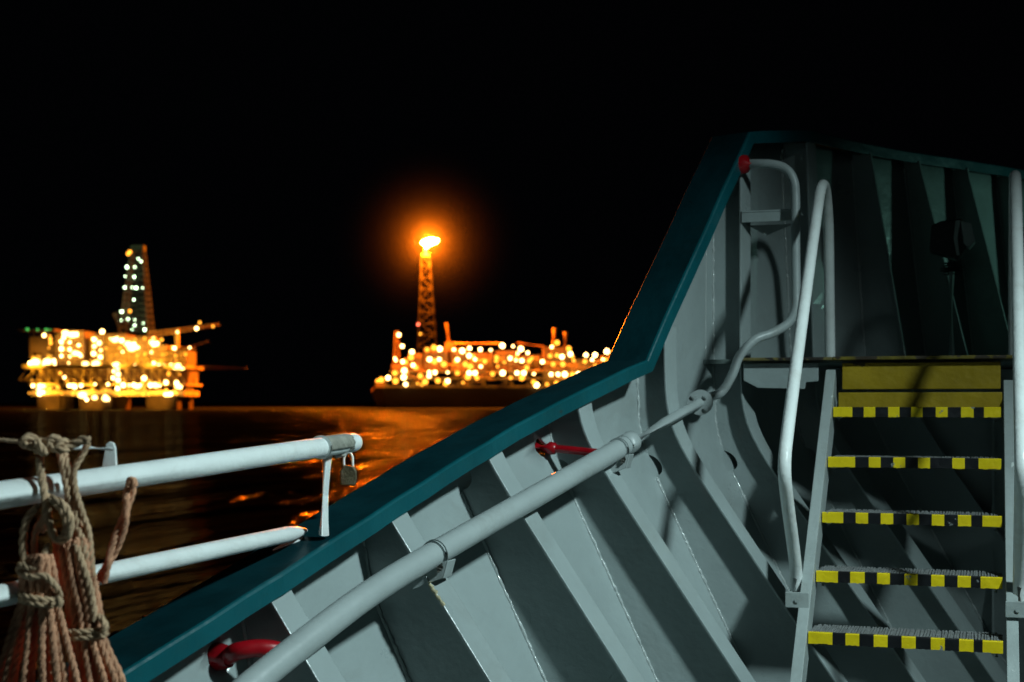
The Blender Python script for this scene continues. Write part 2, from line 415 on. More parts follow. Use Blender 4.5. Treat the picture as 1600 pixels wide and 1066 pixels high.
# cap rail: plate with an inner lip, swept along the top
def cap(u0, u1, name):
    path = []
    uu = [u0 + i * (u1-u0) / 70 for i in range(71)] + [x for x, _ in ZTOP if u0 < x < u1]
    uu = sorted(set(round(x, 4) for x in uu))
    for u in uu: 
        z = interp(ZTOP, u); path.append(Vector((flange_v(u, z) + .03, u, z)))
    rings = []
    for i, p in enumerate(path):
        a = path[max(0, i-1)]; b = path[min(len(path)-1, i+1)]; t = (b - a).normalized()
        out = Vector((-t.y, t.x, 0)).normalized(); nrm = t.cross(out) * -1
        if nrm.z < 0: nrm = -nrm
        W = .21
        H = .058 
        prof = [(0, 0), (.0, H - .008), (.004, H - .002), (.012, H), (W - .006, H), (W, H - .006), (W, H - .05), (W - .012, H - .05), (W - .012, H - .014), (.012, H - .014), (.012, 0)]
        # a slightly wavy hand-cut edge
        wv = .0025 * math.sin(p.y * 17) + .002 * math.sin(p.y * 41 + 1)
        rings.append([p + out * (x + wv) + nrm * y for x, y in prof])
    n = len(rings[0]); vs = [q for r in rings for q in r]
    fs = [(i*n+k, i*n+(k+1) % n, (i+1)*n+(k+1) % n, (i+1)*n+k) for i in range(len(rings)-1) for k in range(n)]
    fs += [list(range(n))[::-1], [(len(rings)-1)*n + k for k in range(n)]]
    c = MB(); c.add(vs, fs)
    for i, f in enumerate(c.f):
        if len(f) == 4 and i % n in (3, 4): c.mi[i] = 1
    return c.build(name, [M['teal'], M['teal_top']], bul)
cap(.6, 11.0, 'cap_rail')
# main deck and forecastle deck
m = MB(); P = [(plate_v(u, -1.7) - .0, u, -1.7) for u in (0.6, 2, 3, 4, 5, 6, 7, 7.6)]
m.prism(P[::-1] + [(-2.2, -3, -1.7), (6, -3, -1.7), (6, 7.6, -1.7)], (0, 0, -.05)); tag(m.build('main_deck', M['deck']), kind='structure')
m = MB(); P = [(plate_v(u, .2) + .01, u, .198) for u in (6.52, 7, 7.3, 7.65, 8.02, 8.4, 8.83, 9.5, 10.4, 10.9)]
m.prism(P[::-1] + [(6, 6.52, .198), (6, 10.9, .198)], (0, 0, -.02)); tag(m.build('forecastle_deck', M['deck']), kind='structure')

# ------------------------------------------------------------------ beam under the forecastle edge
bm_ = thing('platform_beam', 'chipped dark yellow and grey steel beam along the raised deck edge above the stairs', 'deck beam', (0, 6.5, .06))
xl = flange_v(6.55, .1) + .014
m = MB(); m.box((xl, 6.43, .188), (-.655, 6.52, .202)); m.build('edge_plate', M['rusty'], bm_, bevel=.003)
m = MB(); m.box((-.653, 6.43, .188), (.16, 6.52, .203)); m.build('edge_plate', M['rusty_yellow'], bm_, bevel=.003)
m = MB(); m.prism([(xl+.005,6.475,.178), (xl+.005,6.475,.10), (xl+.07,6.475,.066), (-.78,6.475,.060), (-.775,6.475,.09), (-.72,6.475,.095), (-.72,6.475,.178)], (0,.012,0)); m.build('grey_fascia', M['hull'], bm_, bevel=.003)
m = MB(); m.box((-.615, 6.47, .058), (.052, 6.482, .176)); m.build('yellow_fascia', M['yellow_dark'], bm_, bevel=.003)
m = MB(); m.box((-.625, 6.40, -.03), (.058, 6.412, .044)); m.build('lower_fascia', M['yellow_dark'], bm_, bevel=.003)
m = MB(); m.box((.16, 6.43, .05), (5, 6.46, .2)); m.build('starboard_fascia', M['dark'], bm_)

# bulkhead closing the space below the forecastle
bh = thing('bulkhead', 'flat grey steel bulkhead in shadow behind the stairs, below the raised deck', 'bulkhead', (0, 7.75, -1.7))
m = MB(); m.box((-1.2, 7.72, -1.7), (5, 7.75, .17)); m.build('bulkhead_plate', M['hull'], bh)
m = MB(); m.box((.02, 7.60, -1.7), (.03, 7.72, .17)); m.build('stiffener', M['hull'], bh)

# ------------------------------------------------------------------ stairs
st = thing('steep_stairs', 'steep grey stairs edged in yellow and black, leading up to the raised deck', 'stairs', (-.3, 5.3, -1.7))
TR = [(6.34,-.020),(6.126,-.229),(5.90,-.446),(5.686,-.6615),(5.398+.03,-.862)]
TR += [(5.20,-1.075),(4.975,-1.285),(4.75,-1.495)]
STR = {0:[203,267,305,343,386,423,461,498,541,579,622,662,695,748],
 1:[186,277,323,362,404,443,485,524,596,636,680,752],
 2:[167,238,280,321,363,404,448,488,530,570,614,656,692,753],
 3:[148,221,262,310,351,393,440,483,527,569,611,653,684,752],
 4:[120,200,243,288,335,380,425,470,518,562,607,652,680,743]}
VL, VR = -.640, .052
for i, (u, z) in enumerate(TR):
    t = MB(); nd = .20
    t.box((VL, u + .004, z - .012), (VR, u + nd, z - .006))
    t.box((VL, u + nd - .008, z - .04), (VR, u + nd, z - .0125))
    n = 62
    for k in range(n):                                    # grip ribs, uneven like weathered expanded steel
        x = lerp(VL + .012, VR - .012, (k + .5) / n); sk = random.uniform(-.002, .002)
        hh = z - .0005 + random.uniform(0, .001)
        t.prism([(x-.0046+sk, u+.012, z-.006), (x+.0046+sk, u+.012, z-.006), (x+.0030+sk, u+.012, hh), (x-.0030+sk, u+.012, hh)], (random.uniform(-.003,.003), nd - .014, 0))
    tr = t.build('tread', M['grip'], st)
    # nosing painted in yellow and black blocks
    s = STR.get(i, STR[4]); a, b = s[0], s[-1]; nb = MB(); h = .043
    for j in range(len(s) - 1):
        x0 = lerp(VL, VR, (s[j]-a)/(b-a)); x1 = lerp(VL, VR, (s[j+1]-a)/(b-a))
        q = 5
        for c in range(q):
            xa = lerp(x0, x1, c/q); xb = lerp(x0, x1, (c+1)/q)
            jj = random.uniform(-.0012, .0012)
            y0, y1, z0, z1 = u - .006, u + .012, z - h + jj, z
            nb.add([(xa,y0,z0),(xb,y0,z0),(xb,y0,z1-.003),(xa,y0,z1-.003),(xa,y0+.003,z1),(xb,y0+.003,z1),(xa,y1,z1),(xb,y1,z1),(xa,y1,z0),(xb,y1,z0)],
                   [(0,1,2,3),(3,2,5,4),(4,5,7,6),(6,7,9,8),(8,9,1,0)], j % 2)
    nb.build('nosing', [M['yellow'], M['black']], tr)
    for sx, vv in ((1, VL + .022), (-1, VR - .022)):       # bolts and lugs under each end
        q = MB(); q.tube([(vv, u + .03, z - .062), (vv, u + .03, z - .05)], .007, 6); q.box((vv - .014*1, u + .02, z - .049), (vv + .014, u + .05, z - .0435)); q.build('bolt', M['stair'], tr)
# stringers: channels along the slope
sl = Vector((0, 6.34 - 5.2, -.02 + 1.075)).normalized()     # slope direction
nrm = Vector((0, -sl.z, sl.y))                               # out of the slope, aft and up
for side in (-1, 1):
    v0 = -.686 if side < 0 else .064; v1 = v0 + .042
    top = Vector((0, 6.47, .15 if side < 0 else .1)); bot = Vector((0, 6.47, .10)) - sl * 2.62
    fr = -.004; dp = .15
    q = MB()
    def pt(base, off): return base + nrm * off
    # front flange
    for (o0, o1, xa, xb) in ((fr, fr-.010, v0, v1), (fr-.010, fr-dp, (v1-.008 if side < 0 else v0), (v1 if side < 0 else v0+.008)), (fr-dp, fr-dp-.010, v0, v1)):
        A = [pt(top, o0), pt(bot, o0), pt(bot, o1), pt(top, o1)]
        A = [Vector((xa, p.y, p.z)) for p in A]
        for p in A: p.z = max(p.z, -1.695)
        q.prism(A, (xb - xa, 0, 0))
    q.build('stringer', M['stair'], st, bevel=.003)
# handrails with their brackets
for side in (-1, 1):
    v = -.708 if side < 0 else .112
    path = [(v,5.78,-.70),(v,5.74,-.62),(v,5.37,-.40),(v,5.27,-.30),(v,5.27,-.24),(v,5.36,-.13),(v,6.30,.82),(v,6.46,.965),(v,6.60,1.0),(v,6.73,.94),(v,6.79,.82),(v,6.84,.5),(v,6.87,.205)]
    P = [Vector(p) for p in ([(v,5.62,-.735),(v,5.60,-.64),(v,5.315,-.34),(v,5.25,-.235),(v,5.33,-.12),(v,6.33,.86),(v,6.50,.985),(v,6.66,.99),(v,6.775,.86),(v,6.80,.72),(v,6.86,.205)])]
    # keep long straights: round only the corners
    Q = smooth_path(P, 3)
    q = MB(); 
    low = [p for p in Q]
    q.tube(low, .0245, 16)
    hr = q.build('handrail', M['white'], st)
    q = MB(); q.tube([Q[0] + Vector((0, .0, -.02)), Q[0] + (Q[3]-Q[0]).normalized()*.075], .0255, 14); q.build('ferrule', M['dull'] if side > 0 else M['stair'], hr); q = MB(); q.tube([(v,6.846,.34),(v,6.862,.205)], .0255, 14)
    q.build('ferrule', M['dull'] if side > 0 else M['stair'], hr)
    q = MB(); yb = 5.495
    x0, x1 = (v - .028, v + .062) if side < 0 else (v - .052, v + .035)
    q.box((x0, yb, -.785), (x1, yb+.010, -.725)); q.box((x0, yb+.011, -.785), (x0 + (x1-x0)*(.36 if side < 0 else 1), yb+.17, -.776)); q.box((x0 if side < 0 else x1-.04, yb+.10, -.775), (x0+.04 if side < 0 else x1, yb+.165, -.735))
    q.build('foot_bracket', M['stair'], hr, bevel=.003)
    q = MB(); q.tube([((x0+x1)/2, yb-.006, -.755), ((x0+x1)/2, yb-.0005, -.755)], .010, 6); q.build('bolt', M['stair'], hr)

# ------------------------------------------------------------------ grey pipe line on the bulwark
pl = thing('pipe_rail', 'long grey pipe clamped along the bulwark frames, bending up to the raised deck', 'pipe', (-1.6, 4.2, -.5))
def pz(u): return Vector((-1.646 + .223 * (u - 4.13), u, -.477 + .235 * (u - 4.13)))
def upx(px):
    return min((abs(800 + F*((CO*pz(u_/200).x+SI*u_/200)/(CO*u_/200-SI*pz(u_/200).x)) - px), u_/200) for u_ in range(300, 1100))[1]
aft = [pu(x_, y_, upx(x_)) for x_, y_ in ((250,1205),(330,1126),(415,1052),(500,985),(580,926))]
q = MB(); q.tube(catmull([aft[0] + (aft[0]-aft[1])*2] + aft + [pz(4.13), pz(5), pz(5.44)], 8), .040, 28); q.build('wide_pipe', M['pipe'], pl)
q = MB(); q.tube([pz(5.43), pz(5.44), pz(5.50), pz(5.52)], [.043, .043, .043, .030], 28); q.build('reducer', M['pipe'], pl)
J = pz(6.16)
bend = [pz(5.45), pz(5.8), J, pz(6.26), pu(1128,612,6.30), pu(1144,586,6.31), pu(1156,556,6.33), pu(1180,531,6.36), pu(1206,521,6.40), pu(1232,505,6.43), pu(1243,482,6.44), pu(1244,450,6.45), pu(1243,380,6.46), pu(1243,310,6.47), pu(1240,282,6.47), pu(1228,264,6.47), pu(1208,257,6.47), pu(1188,256,6.48), pu(1172,256,6.50)]
Q = [bend[0], bend[1], bend[2]] + catmull(bend[3:], 6)
q = MB(); q.tube(Q, .0205, 18); q.build('narrow_pipe', M['pipe'], pl)
d = (pz(6.2) - pz(6.1)).normalized()
d = Vector((-.08, 1, .08)).normalized()
q = MB(); q.tube([J - d*.012, J], .055, 28); q.tube([J + d*.003, J + d*.015], .055, 28)
a, b = frame_of(d)
cf = q.build('coupling_flange', M['pipe'], pl, bevel=.002)
for k in range(4):
    th = R(45 + 90*k); c = J + (a*math.cos(th) + b*math.sin(th))*.038
    q = MB(); q.tube([c - d*.024, c + d*.026], .0065, 6); q.tube([c - d*.021, c - d*.012], .012, 6); q.build('flange_bolt', M['pipe'], cf)
e = Q[-1]; q = MB(); q.tube([e + Vector((.02,0,0)), e + Vector((-.012,.0,0)), e + Vector((-.05,.01,0))], [.022, .04, .046], 18); q.build('red_end_collar', M['red'], pl)
def clamp(u, sz=1.0):
    c = pz(u); d = (pz(u+.1)-pz(u)).normalized(); a, b = frame_of(d)
    q = MB(); ring = []
    for s_ in (-.009, .009):
        pass
    q.tube([c - d*.014, c - d*.009], .0435, 24); q.tube([c - d*.009, c + d*.004], .0445, 24)
    cl = q.build('clamp_band', M['pipe'], pl)
    # angle bracket from the frame flange to the pipe, with the ends of the u-bolt
    q = MB()
    base = Vector((flange_v(u, c.z - .05) + .006, u, c.z - .05))
    q.prism([c + Vector((.045,-.02,-.02)), c + Vector((-.06,-.02,-.055)), c + Vector((-.07,-.02,-.115)), c + Vector((.03,-.02,-.075))], (0,.006,0))
    q.prism([c + Vector((.045,-.02,-.02)), c + Vector((.03,-.02,-.075)), c + Vector((.03,.05,-.075)), c + Vector((.045,.05,-.02))], (.005,0,-.001))
    q.build('angle_bracket', M['pipe'], cl, bevel=.002)
    q = MB(); q.tube([c+Vector((-.045,-.02,-.04)), c+Vector((-.055,-.036,-.075))], .005, 8); q.build('clamp_bolt', M['dull'], cl)
    q = MB(); q.tube([c + Vector((.03,-.012,-.02)), c + Vector((.022,-.034,-.055))], .005, 8)
    q.tube([c + Vector((.026,-.022,-.037)), c + Vector((.023,-.030,-.048))], .010, 6); q.build('clamp_bolt', M['dull'], cl)
clamp(4.15); clamp(5.39)
q = MB(); q.tube([(flange_v(4.13, z_) + .012 + random.uniform(-.003,.003), 4.126 + random.uniform(-.004,.004), z_) for z_ in [-.56 - .008*i for i in range(10)]], [.003 + .005*random.random() for _ in range(10)], 6)
q.build('peeled_paint', M['peel'], pl)

# pipe shelf bracket by the frame above the raised deck
sb = thing('shelf_bracket', 'small grey steel bracket jutting across the upright pipe by the bow frame', 'bracket', tuple(pu(1205,345,6.62)))
a = pu(1163,336,6.60); b = pu(1250,336,6.60)
q = MB(); q.box((a.x, 6.52, a.z), (b.x, 6.72, a.z + .008)); q.box((a.x, 6.52, a.z - .045), (b.x, 6.528, a.z-.001)); q.build('shelf', M['hull'], sb, bevel=.002)
q = MB(); q.prism([(a.x+.02, 6.60, a.z-.05), (b.x-.03, 6.60, a.z-.05), (a.x+.10, 6.60, a.z-.10)], (0,.008,0)); q.build('gusset', M['hull'], sb)

for (c_, k_) in ((RED1, 0), (RED2, 1)):  # dark box added outboard of each hole to keep the opening black
    q = MB(); x0 = c_.x - .17; q.box((x0, c_.y-.11, c_.z-.12), (x0+.006, c_.y+.11, c_.z+.12)); 
    for a_, b_ in (((x0, c_.y-.11, c_.z-.12), (c_.x+.02*0-.045, c_.y-.104, c_.z+.12)), ((x0, c_.y+.104, c_.z-.12), (c_.x-.045, c_.y+.11, c_.z+.12)), ((x0, c_.y-.104, c_.z-.12), (c_.x-.045, c_.y+.104, c_.z-.114)), ((x0, c_.y-.104, c_.z+.114), (c_.x-.045, c_.y+.104, c_.z+.12))): q.box(a_, b_)
    q.build('hole_backing', M['dark'], bul)
# red fire line stubs
r1 = thing('red_pipe', 'short straight bright red pipe leaving a ragged hole in the plating behind the grey pipe', 'pipe', tuple(RED1))
A = RED1 + Vector((.035,-.01,0)); B = pu(948,709,5.28)
q = MB(); q.tube([RED1 + Vector((-.14,.03,0)), A, A.lerp(B, .5), B], .0155, 18); q.build('straight_pipe', M['red'], r1)
q = MB(); q.tube([RED1 + Vector((-.03,.005,0)), A + (B-A)*.02, A + (B-A)*.10, A + (B-A)*.13], [.026, .026, .023, .0155], 20); q.build('collar', M['red'], r1)
r2 = thing('red_pipe', 'thick curved dark red pipe bending out of a round hole low in the near plating', 'pipe', tuple(RED2))
c1 = pu(370,1018,3.46); c2 = pu(402,1013,3.48); c3 = pu(432,1016,3.51); c4 = pu(455,1026,3.55)
q = MB(); q.tube(catmull([RED2 + Vector((-.15,.02,-.01)), RED2 + Vector((.02,0,0)), c1, c2, c3, c4], 6), .0245, 20); q.build('bent_pipe', M['red'], r2)
q = MB(); q.tube([RED2 + Vector((-.03,.005,-.004)), RED2 + Vector((.0,.0,0)), RED2 + Vector((.045,-.004,.002))], [.04,.041,.03], 22); q.build('collar', M['red'], r2)

# ------------------------------------------------------------------ white gate rails on the port side
wr = thing('white_rail', 'white pipe rails at the left, clamped to a short post on the teal cap', 'railing', tuple(pd(507,830,4.25)))
a0 = pd(-60,783,2.78); a1 = pd(552,691.5,4.27)
dr = (a1 - a0).normalized()
q = MB(); q.tube([a0 - dr*1.2, a0, a0.lerp(a1,.5), a1, a1 + dr*.012, a1 + dr*.022], [.0285,.0285,.0285,.0285,.0255,.016], 28); top_rail = q.build('upper_pipe', M['white'], wr)
b0 = pd(-60,944,2.80); b1 = pd(478,829,4.25); db = (b1-b0).normalized()
q = MB(); q.tube([b0 - db*1.2, b0, b0.lerp(b1,.5), b1 - db*.12, b1 - db*.06, b1], [.0235,.0235,.0235,.0235,.018,.006], 24); q.build('lower_pipe', M['white'], wr)
q = MB(); q.prism([pd(426,862,4.16), pd(478,829,4.27), pd(470,848,4.22)], (0,0,.006)); q.build('end_lug', M['white'], wr)
q = MB(); q.tube([pd(506,836,4.20), pd(511,712,4.165)], .0158, 20); q.build('post', M['white'], wr)
# clamp strap round the upper pipe
def on(t): return a0.lerp(a1, t)
L_ = (a1-a0).length
def at_rail(px): 
    t = 0
    best = min(((abs((800 + F*((CO*p.x+SI*p.y)/(CO*p.y-SI*p.x))) - px), i) for i, p in ((i, on(i/400)) for i in range(401))))
    return on(best[1]/400)
s0 = at_rail(500); s1 = at_rail(541)
q = MB(); q.tube([s0, s0 + dr*.008], .0345, 28); q.build('clamp_ring', M['white'], wr)
q = MB(); n = 20; aa, bb = frame_of(dr); Ls = (s1 - s0).length; vs = []; rr = .0315
for i in range(9):
    t = i/8
    for k in range(n+1):
        th = R(-20 + 250*k/n); wob = 0 if i not in (0,8) else random.uniform(-.004,.004)
        vs.append(s0 + dr*(.01 + (Ls-.01)*t + wob) + (aa*math.cos(th)*rr - bb*math.sin(th)*rr*-1))
q.add(vs, [(i*(n+1)+k, i*(n+1)+k+1, (i+1)*(n+1)+k+1, (i+1)*(n+1)+k) for i in range(8) for k in range(n)], 0, True)
so = q.build('strap', M['strap'], wr); md = so.modifiers.new('t','SOLIDIFY'); md.thickness = .003
q = MB(); lug = pd(533,706,4.20)
q.prism([pd(522,699,4.19), pd(556,700,4.24), pd(553,704,4.24), pd(524,706,4.19)], (.01,-.03,.002)); q.prism([pd(521,706,4.19), pd(546,707,4.21), pd(538,714,4.2), pd(523,717,4.2)], (.004,-.006,0)); q.build('hasp', M['dull'], wr, bevel=.001)
# rod with its eye plate behind the pipe
q = MB(); e0 = pd(172,700,3.26)
q.prism([pd(158,732,3.26), pd(165,694,3.26), pd(171,690,3.26), pd(177,692,3.26), pd(180,700,3.26), pd(182,732,3.26)], (-.003,.010,0)); q.build('eye_plate', M['white'], wr, bevel=.002)
q = MB(); q.tube([pd(174,702,3.25), pd(130,699,3.12), pd(100,699,3.05)], .0055, 10); q.build('hook_rod', M['white'], wr)

pk = thing('padlock', 'small tarnished brass padlock hanging from the end of the upper white pipe', 'padlock', tuple(pd(544,760,4.22)))
c = pd(544,742,4.33)
R0 = Matrix.Rotation(YAW, 3, 'Z')
def loc2(x, y, z): return c + R0 @ Vector((x, y, z))
q = MB(); prof = [(-.023,-.030),(.021,-.033),(.026,-.015),(.026,.012),(.018,.026),(-.012,.030),(-.024,.012)]
q.prism([loc2(x,-.011,z) for x, z in prof], R0 @ Vector((0,.022,0))); q.build('lock_body', M['brass'], pk, bevel=.004)
q = MB(); q.tube(catmull([loc2(-.012,0,.02), loc2(-.013,0,.05), loc2(-.002,0,.068), loc2(.012,0,.058), loc2(.014,0,.022)], 5), .0042, 10); q.build('shackle', M['white'], pk)

# ------------------------------------------------------------------ ropes
def rope(q, pts, r, twist=22, n=7, mi=0, sub=10, seed=0):
    rnd = random.Random(seed + len(pts))
    P = catmull(pts, sub); length = sum((b-a).length for a, b in zip(P, P[1:]))
    # resample evenly
    step = max(.0035, r*.42); out = [P[0]]; acc = 0
    for a, b in zip(P, P[1:]):
        L = (b-a).length; 
        if L < 1e-9: continue
        s = step - acc
        while s < L: out.append(a.lerp(b, s/L)); s += step
        acc = (acc + L) % step
    P = out
    if len(P) < 3: return
    ph = rnd.random()*6; lay = 2*math.pi/(r*7.0)*step
    pa = None; A = []; B = []
    for i, p in enumerate(P):
        t = (P[min(i+1,len(P)-1)] - P[max(i-1,0)]).normalized()
        if pa is None: a, b = frame_of(t)
        else: a = (pa - t*pa.dot(t)).normalized(); b = t.cross(a)
        pa = a; A.append(a); B.append(b)
    for s_ in range(3):
        path = []
        for i, p in enumerate(P):
            th = ph + lay*i + s_*2*math.pi/3
            path.append(p + (A[i]*math.cos(th) + B[i]*math.sin(th)) * r * .48)
        q.tube(path, r*.56, n, mi)
def rp(lst, Y=2.93): return [pd(x, y, Y + (dz[0] if dz else 0)) for x, y, *dz in lst]
RR = .0085
# hank one (left)
h1 = thing('rope_hank', 'left hank of weathered brown rope on the white rail, fanning out below', 'rope', tuple(pd(60,930,2.93)))
q = MB()
for i, l in enumerate([
    [(62,712),(64,740),(70,775),(72,800),(66,830,.02)],
    [(70,775,.01),(92,790),(104,815),(100,838),(86,842),(78,818),(72,790,.02)],
    [(78,778,-.01),(98,788,-.02),(110,812,-.02),(106,836,-.01),(94,846,.01)],
    [(60,790,.01),(42,812),(36,842),(38,872),(48,900),(62,918)],
    [(72,800,.02),(56,830,.01),(54,860,.01),(62,892),(74,920)],
    [(76,850),(66,872,-.01),(52,890,-.02),(34,882,-.01),(30,892),(48,902,-.03),(70,900,-.03),(88,918,-.02),(94,934)]]):
    rope(q, rp(l), RR*(1.05 if i < 4 else .85), seed=i)
q.build('knot_loops', M['rope_pale'], h1)
q = MB()
for i in range(10):
    t = i/9; x = lerp(36, 86, t); xb = lerp(-6, 118, t) + random.uniform(-4,4); dz = .02*math.sin(t*math.pi)*(-1 if i % 2 else .2)
    rope(q, rp([(lerp(50,78,t), 868, dz), (x-1, 900, dz), (x, 932, dz), (lerp(x,xb,.25)+random.uniform(-2,2), 965, dz), (lerp(x,xb,.62), 1015, dz), (xb, 1072, dz), (lerp(xb, 55, .1), 1130, dz)]), RR*random.uniform(.88,1.05), seed=20+i)
q.build('hanging_strands', M['rope'], h1)
q = MB()
for k, y in enumerate((932, 940)):
    c = pd(61, y, 2.93); ax = (pd(88,y+5,2.93) - pd(34,y-4,2.93)); rx = ax.length/2
    pts = [c + ax.normalized()*rx*1.05*math.cos(t_) + (R0 @ Vector((0,-.028,0)))*math.sin(t_) for t_ in [2*math.pi*j/14 for j in range(15)]]
    rope(q, pts, RR*.8, seed=40+k)
rope(q, rp([(88,934,-.03),(94,940,-.035),(90,948,-.03)]), RR*.9, seed=44)
q.build('wrap', M['rope_pale'], h1)
# hank two (right)
h2 = thing('rope_hank', 'right hank of weathered brown rope beside the fanned hank, with its wrap lower', 'rope', tuple(pd(130,985,2.96)))
q = MB()
for i, l in enumerate([
    [(92,700),(98,730),(106,770),(108,800,.01),(104,840,.02),(106,880)],
    [(100,705,.01),(108,740),(114,770,.01),(120,810),(122,850,.01),(124,890)],
    [(138,692),(128,712),(116,735),(118,765),(128,800),(138,830),(142,870),(146,905),(150,950)],
    [(110,740,.02),(112,790,.02),(124,830),(132,860,-.01),(136,900)],
    [(128,800,.02),(122,830,.02),(118,850),(112,880)],
    [(118,850,-.02),(128,880,-.02),(142,925,-.02),(148,970,-.02)]]):
    rope(q, rp(l, 2.97), RR*(.95 if i != 2 else .85), seed=50+i)
q.build('upper_loops', M['rope_pale'], h2)
q = MB()
for i in range(9):
    t = i/8; x = lerp(112,158,t); xb = lerp(112, 190, t) + random.uniform(-3,3); dz = .02*math.sin(t*math.pi)*(-1 if i % 2 else .2)
    x0 = lerp(88, 138, t)
    rope(q, rp([(x0, 842, dz), (x0+3, 880, dz), (lerp(x0,x,.5)+random.uniform(-2,2), 920, dz), (lerp(x0,x,.85),955,dz), (x, 986, dz), (lerp(x,xb,.3), 1015, dz), (xb, 1070, dz), (xb+3, 1130, dz)], 2.97), RR*random.uniform(.9,1.08), seed=60+i)
q.build('hanging_strands', M['rope'], h2)
q = MB()
for k, y in enumerate((984, 993)):
    c = pd(136, y, 2.97); ax = (pd(165,y-3,2.97) - pd(105,y+1,2.97)); rx = ax.length/2
    rope(q, [c + ax.normalized()*rx*math.cos(t_) + (R0 @ Vector((0,-.028,0)))*math.sin(t_) for t_ in [2*math.pi*j/14 for j in range(15)]], RR*.8, seed=70+k)
rope(q, rp([(158,992,-.03),(164,978,-.03),(158,966,-.02),(150,962)], 2.97), RR*.9, seed=75)
q.build('wrap', M['rope_pale'], h2)
q = MB()
ctr = catmull(rp([(205,752),(202,772),(197,798),(190,824),(181,850),(172,874),(163,893),(156,912)], 3.05), 12)
for ph in (0, math.pi):
    pts = []
    for i_, c_ in enumerate(ctr):
        t_ = i_/(len(ctr)-1); th = ph + t_*6.5; amp = .0075*min(1, 6*t_ + .25)
        pts.append(c_ + (R0 @ Vector((math.cos(th), 0, .25*math.cos(th))))*amp + (R0 @ Vector((0,1,0)))*math.sin(th)*amp)
    rope(q, pts[::4] + [pts[-1]], RR*.95, seed=80+int(ph), sub=6)
rope(q, rp([(201,760,-.012),(203,751,-.014),(208,750,-.014),(210,760,-.012)], 3.05), RR*.95, seed=85)
q.build('twisted_loop', M['rope'], h2)
# thin line the hanks are tied to
tl = thing('thin_line', 'thin taut greenish cord at the far left knotted along the rail rod', 'cord', tuple(pd(40,690,2.93)))
q = MB(); rope(q, rp([(-40,680),(0,687),(45,692)], 2.93), .0045, seed=90); q.build('cord', M['rope_pale'], tl)
q = MB()
def knot(x, y, r, seed):
    rnd = random.Random(seed); c = pd(x, y, 2.93)
    for k in range(3):
        ph = rnd.uniform(0, 3); pts = []
        ax1 = R0 @ Vector((math.cos(ph), .5*math.sin(ph), math.sin(ph)*.8)).normalized(); ax2 = R0 @ Vector((-.4*math.sin(ph), -.9, math.cos(ph)*.6)).normalized()
        for j in range(11):
            t_ = 2*math.pi*j/10; pts.append(c + (ax1*math.cos(t_) + ax2*math.sin(t_))*r*(.9+.2*rnd.random()))
        rope(q, pts, .0075, seed=seed+k)
knot(46,690,.014,1); knot(62,697,.012,5); knot(84,692,.014,9); knot(97,697,.013,13)
rope(q, rp([(40,686),(58,700),(74,690),(92,702),(112,696),(128,688),(140,688)], 2.93), .0095, seed=92)
rope(q, rp([(56,688,-.02),(66,702,-.02),(72,712,-.02)], 2.93), .0085, seed=93)
q.build('knots', M['rope_pale'], tl)

# ------------------------------------------------------------------ bow fittings
bx = thing('deck_lamp_box', 'dark boxy fitting with one pale side panel on a thin post against the bow plating', 'lamp', tuple(pu(1488,550,7.6)))
q = MB(); q.tube([pu(1487,556,7.6), pu(1487,425,7.6)], .016, 14); q.build('post', M['panel'], bx)
c = pu(1490,372,7.6)
q = MB(); q.prism([c+Vector((-.12,0,-.06)), c+Vector((-.11,0,.07)), c+Vector((-.06,0,.09)), c+Vector((.04,0,.10)), c+Vector((.06,0,-.05)), c+Vector((.02,0,-.11))], (0,.14,0)); q.build('housing', M['dark'], bx, bevel=.008)
q = MB(); q.prism([c+Vector((.035,-.012,.085)), c+Vector((.085,-.012,.07)), c+Vector((.105,-.012,-.02)), c+Vector((.075,-.012,-.055)), c+Vector((.05,-.012,-.03))], (0,.13,0)); q.prism([c+Vector((.01,-.010,.09)), c+Vector((.035,-.010,.09)), c+Vector((.02,-.010,0)), c+Vector((.03,-.010,-.09)), c+Vector((.015,-.010,-.09)), c+Vector((.0,-.010,0))], (0,.01,0)); q.build('side_panel', M['panel'], bx, bevel=.003)
q = MB()
for zz, rr in ((-.125,.05),(-.15,.06),(-.17,.045)): q.tube([c+Vector((-.01,.03,zz)), c+Vector((-.01,.03,zz-.014))], rr, 16)
q.build('swivel_base', M['dark'], bx, bevel=.003)

# ------------------------------------------------------------------ far platforms
# local metres: x right, y away, z up; SC metres per photo pixel
def far_root(name, label, cat, px, D):
    p = pd(px, 629, D); p.z = SEA
    return thing(name, label, cat, tuple(p), YAW)
class Far:
    def __init__(s, root, px, D): s.root = root; s.px = px; s.k = D / F; s.D = D
    def p(s, x, y, dy=0.0): return Vector(((x - s.px) * s.k, dy, (629 - y) * s.k - SEA))
    def bx(s, q, x0, y0, x1, y1, d0, d1, mi=0):
        a = s.p(x0, y1, d0); b = s.p(x1, y0, d1); q.box(tuple(a), tuple(b), mi)
    def bar(s, q, a, b, r, n=5, mi=0): q.tube([s.p(*a), s.p(*b)], r, n, mi, smooth=False)
lamp_mesh = {}; lrnd = random.Random(12)
def lamps(far, pts, kind, r, depth_fn):
    nm_ = {'lamp_warm': 'lamp', 'lamp_white': 'work_light', 'lamp_amber': 'deck_light', 'lamp_red': 'warning_light', 'lamp_green': 'helideck_light'}[kind]
    key = (kind, round(r, 2))
    for (x, y) in pts:
        if key not in lamp_mesh:
            q = MB(); q.ball((0,0,0), r, 8); o = q.build(nm_, M[kind], far.root, local=True); lamp_mesh[key] = o.data
        else:
            o = bpy.data.objects.new(nm_, lamp_mesh[key]); col.objects.link(o); o.parent = far.root
        o.location = far.p(x, y, depth_fn(x, y)); o.scale = (lrnd.choice((.6, .75, .95, 1.0, 1.15, 1.3)),)*3

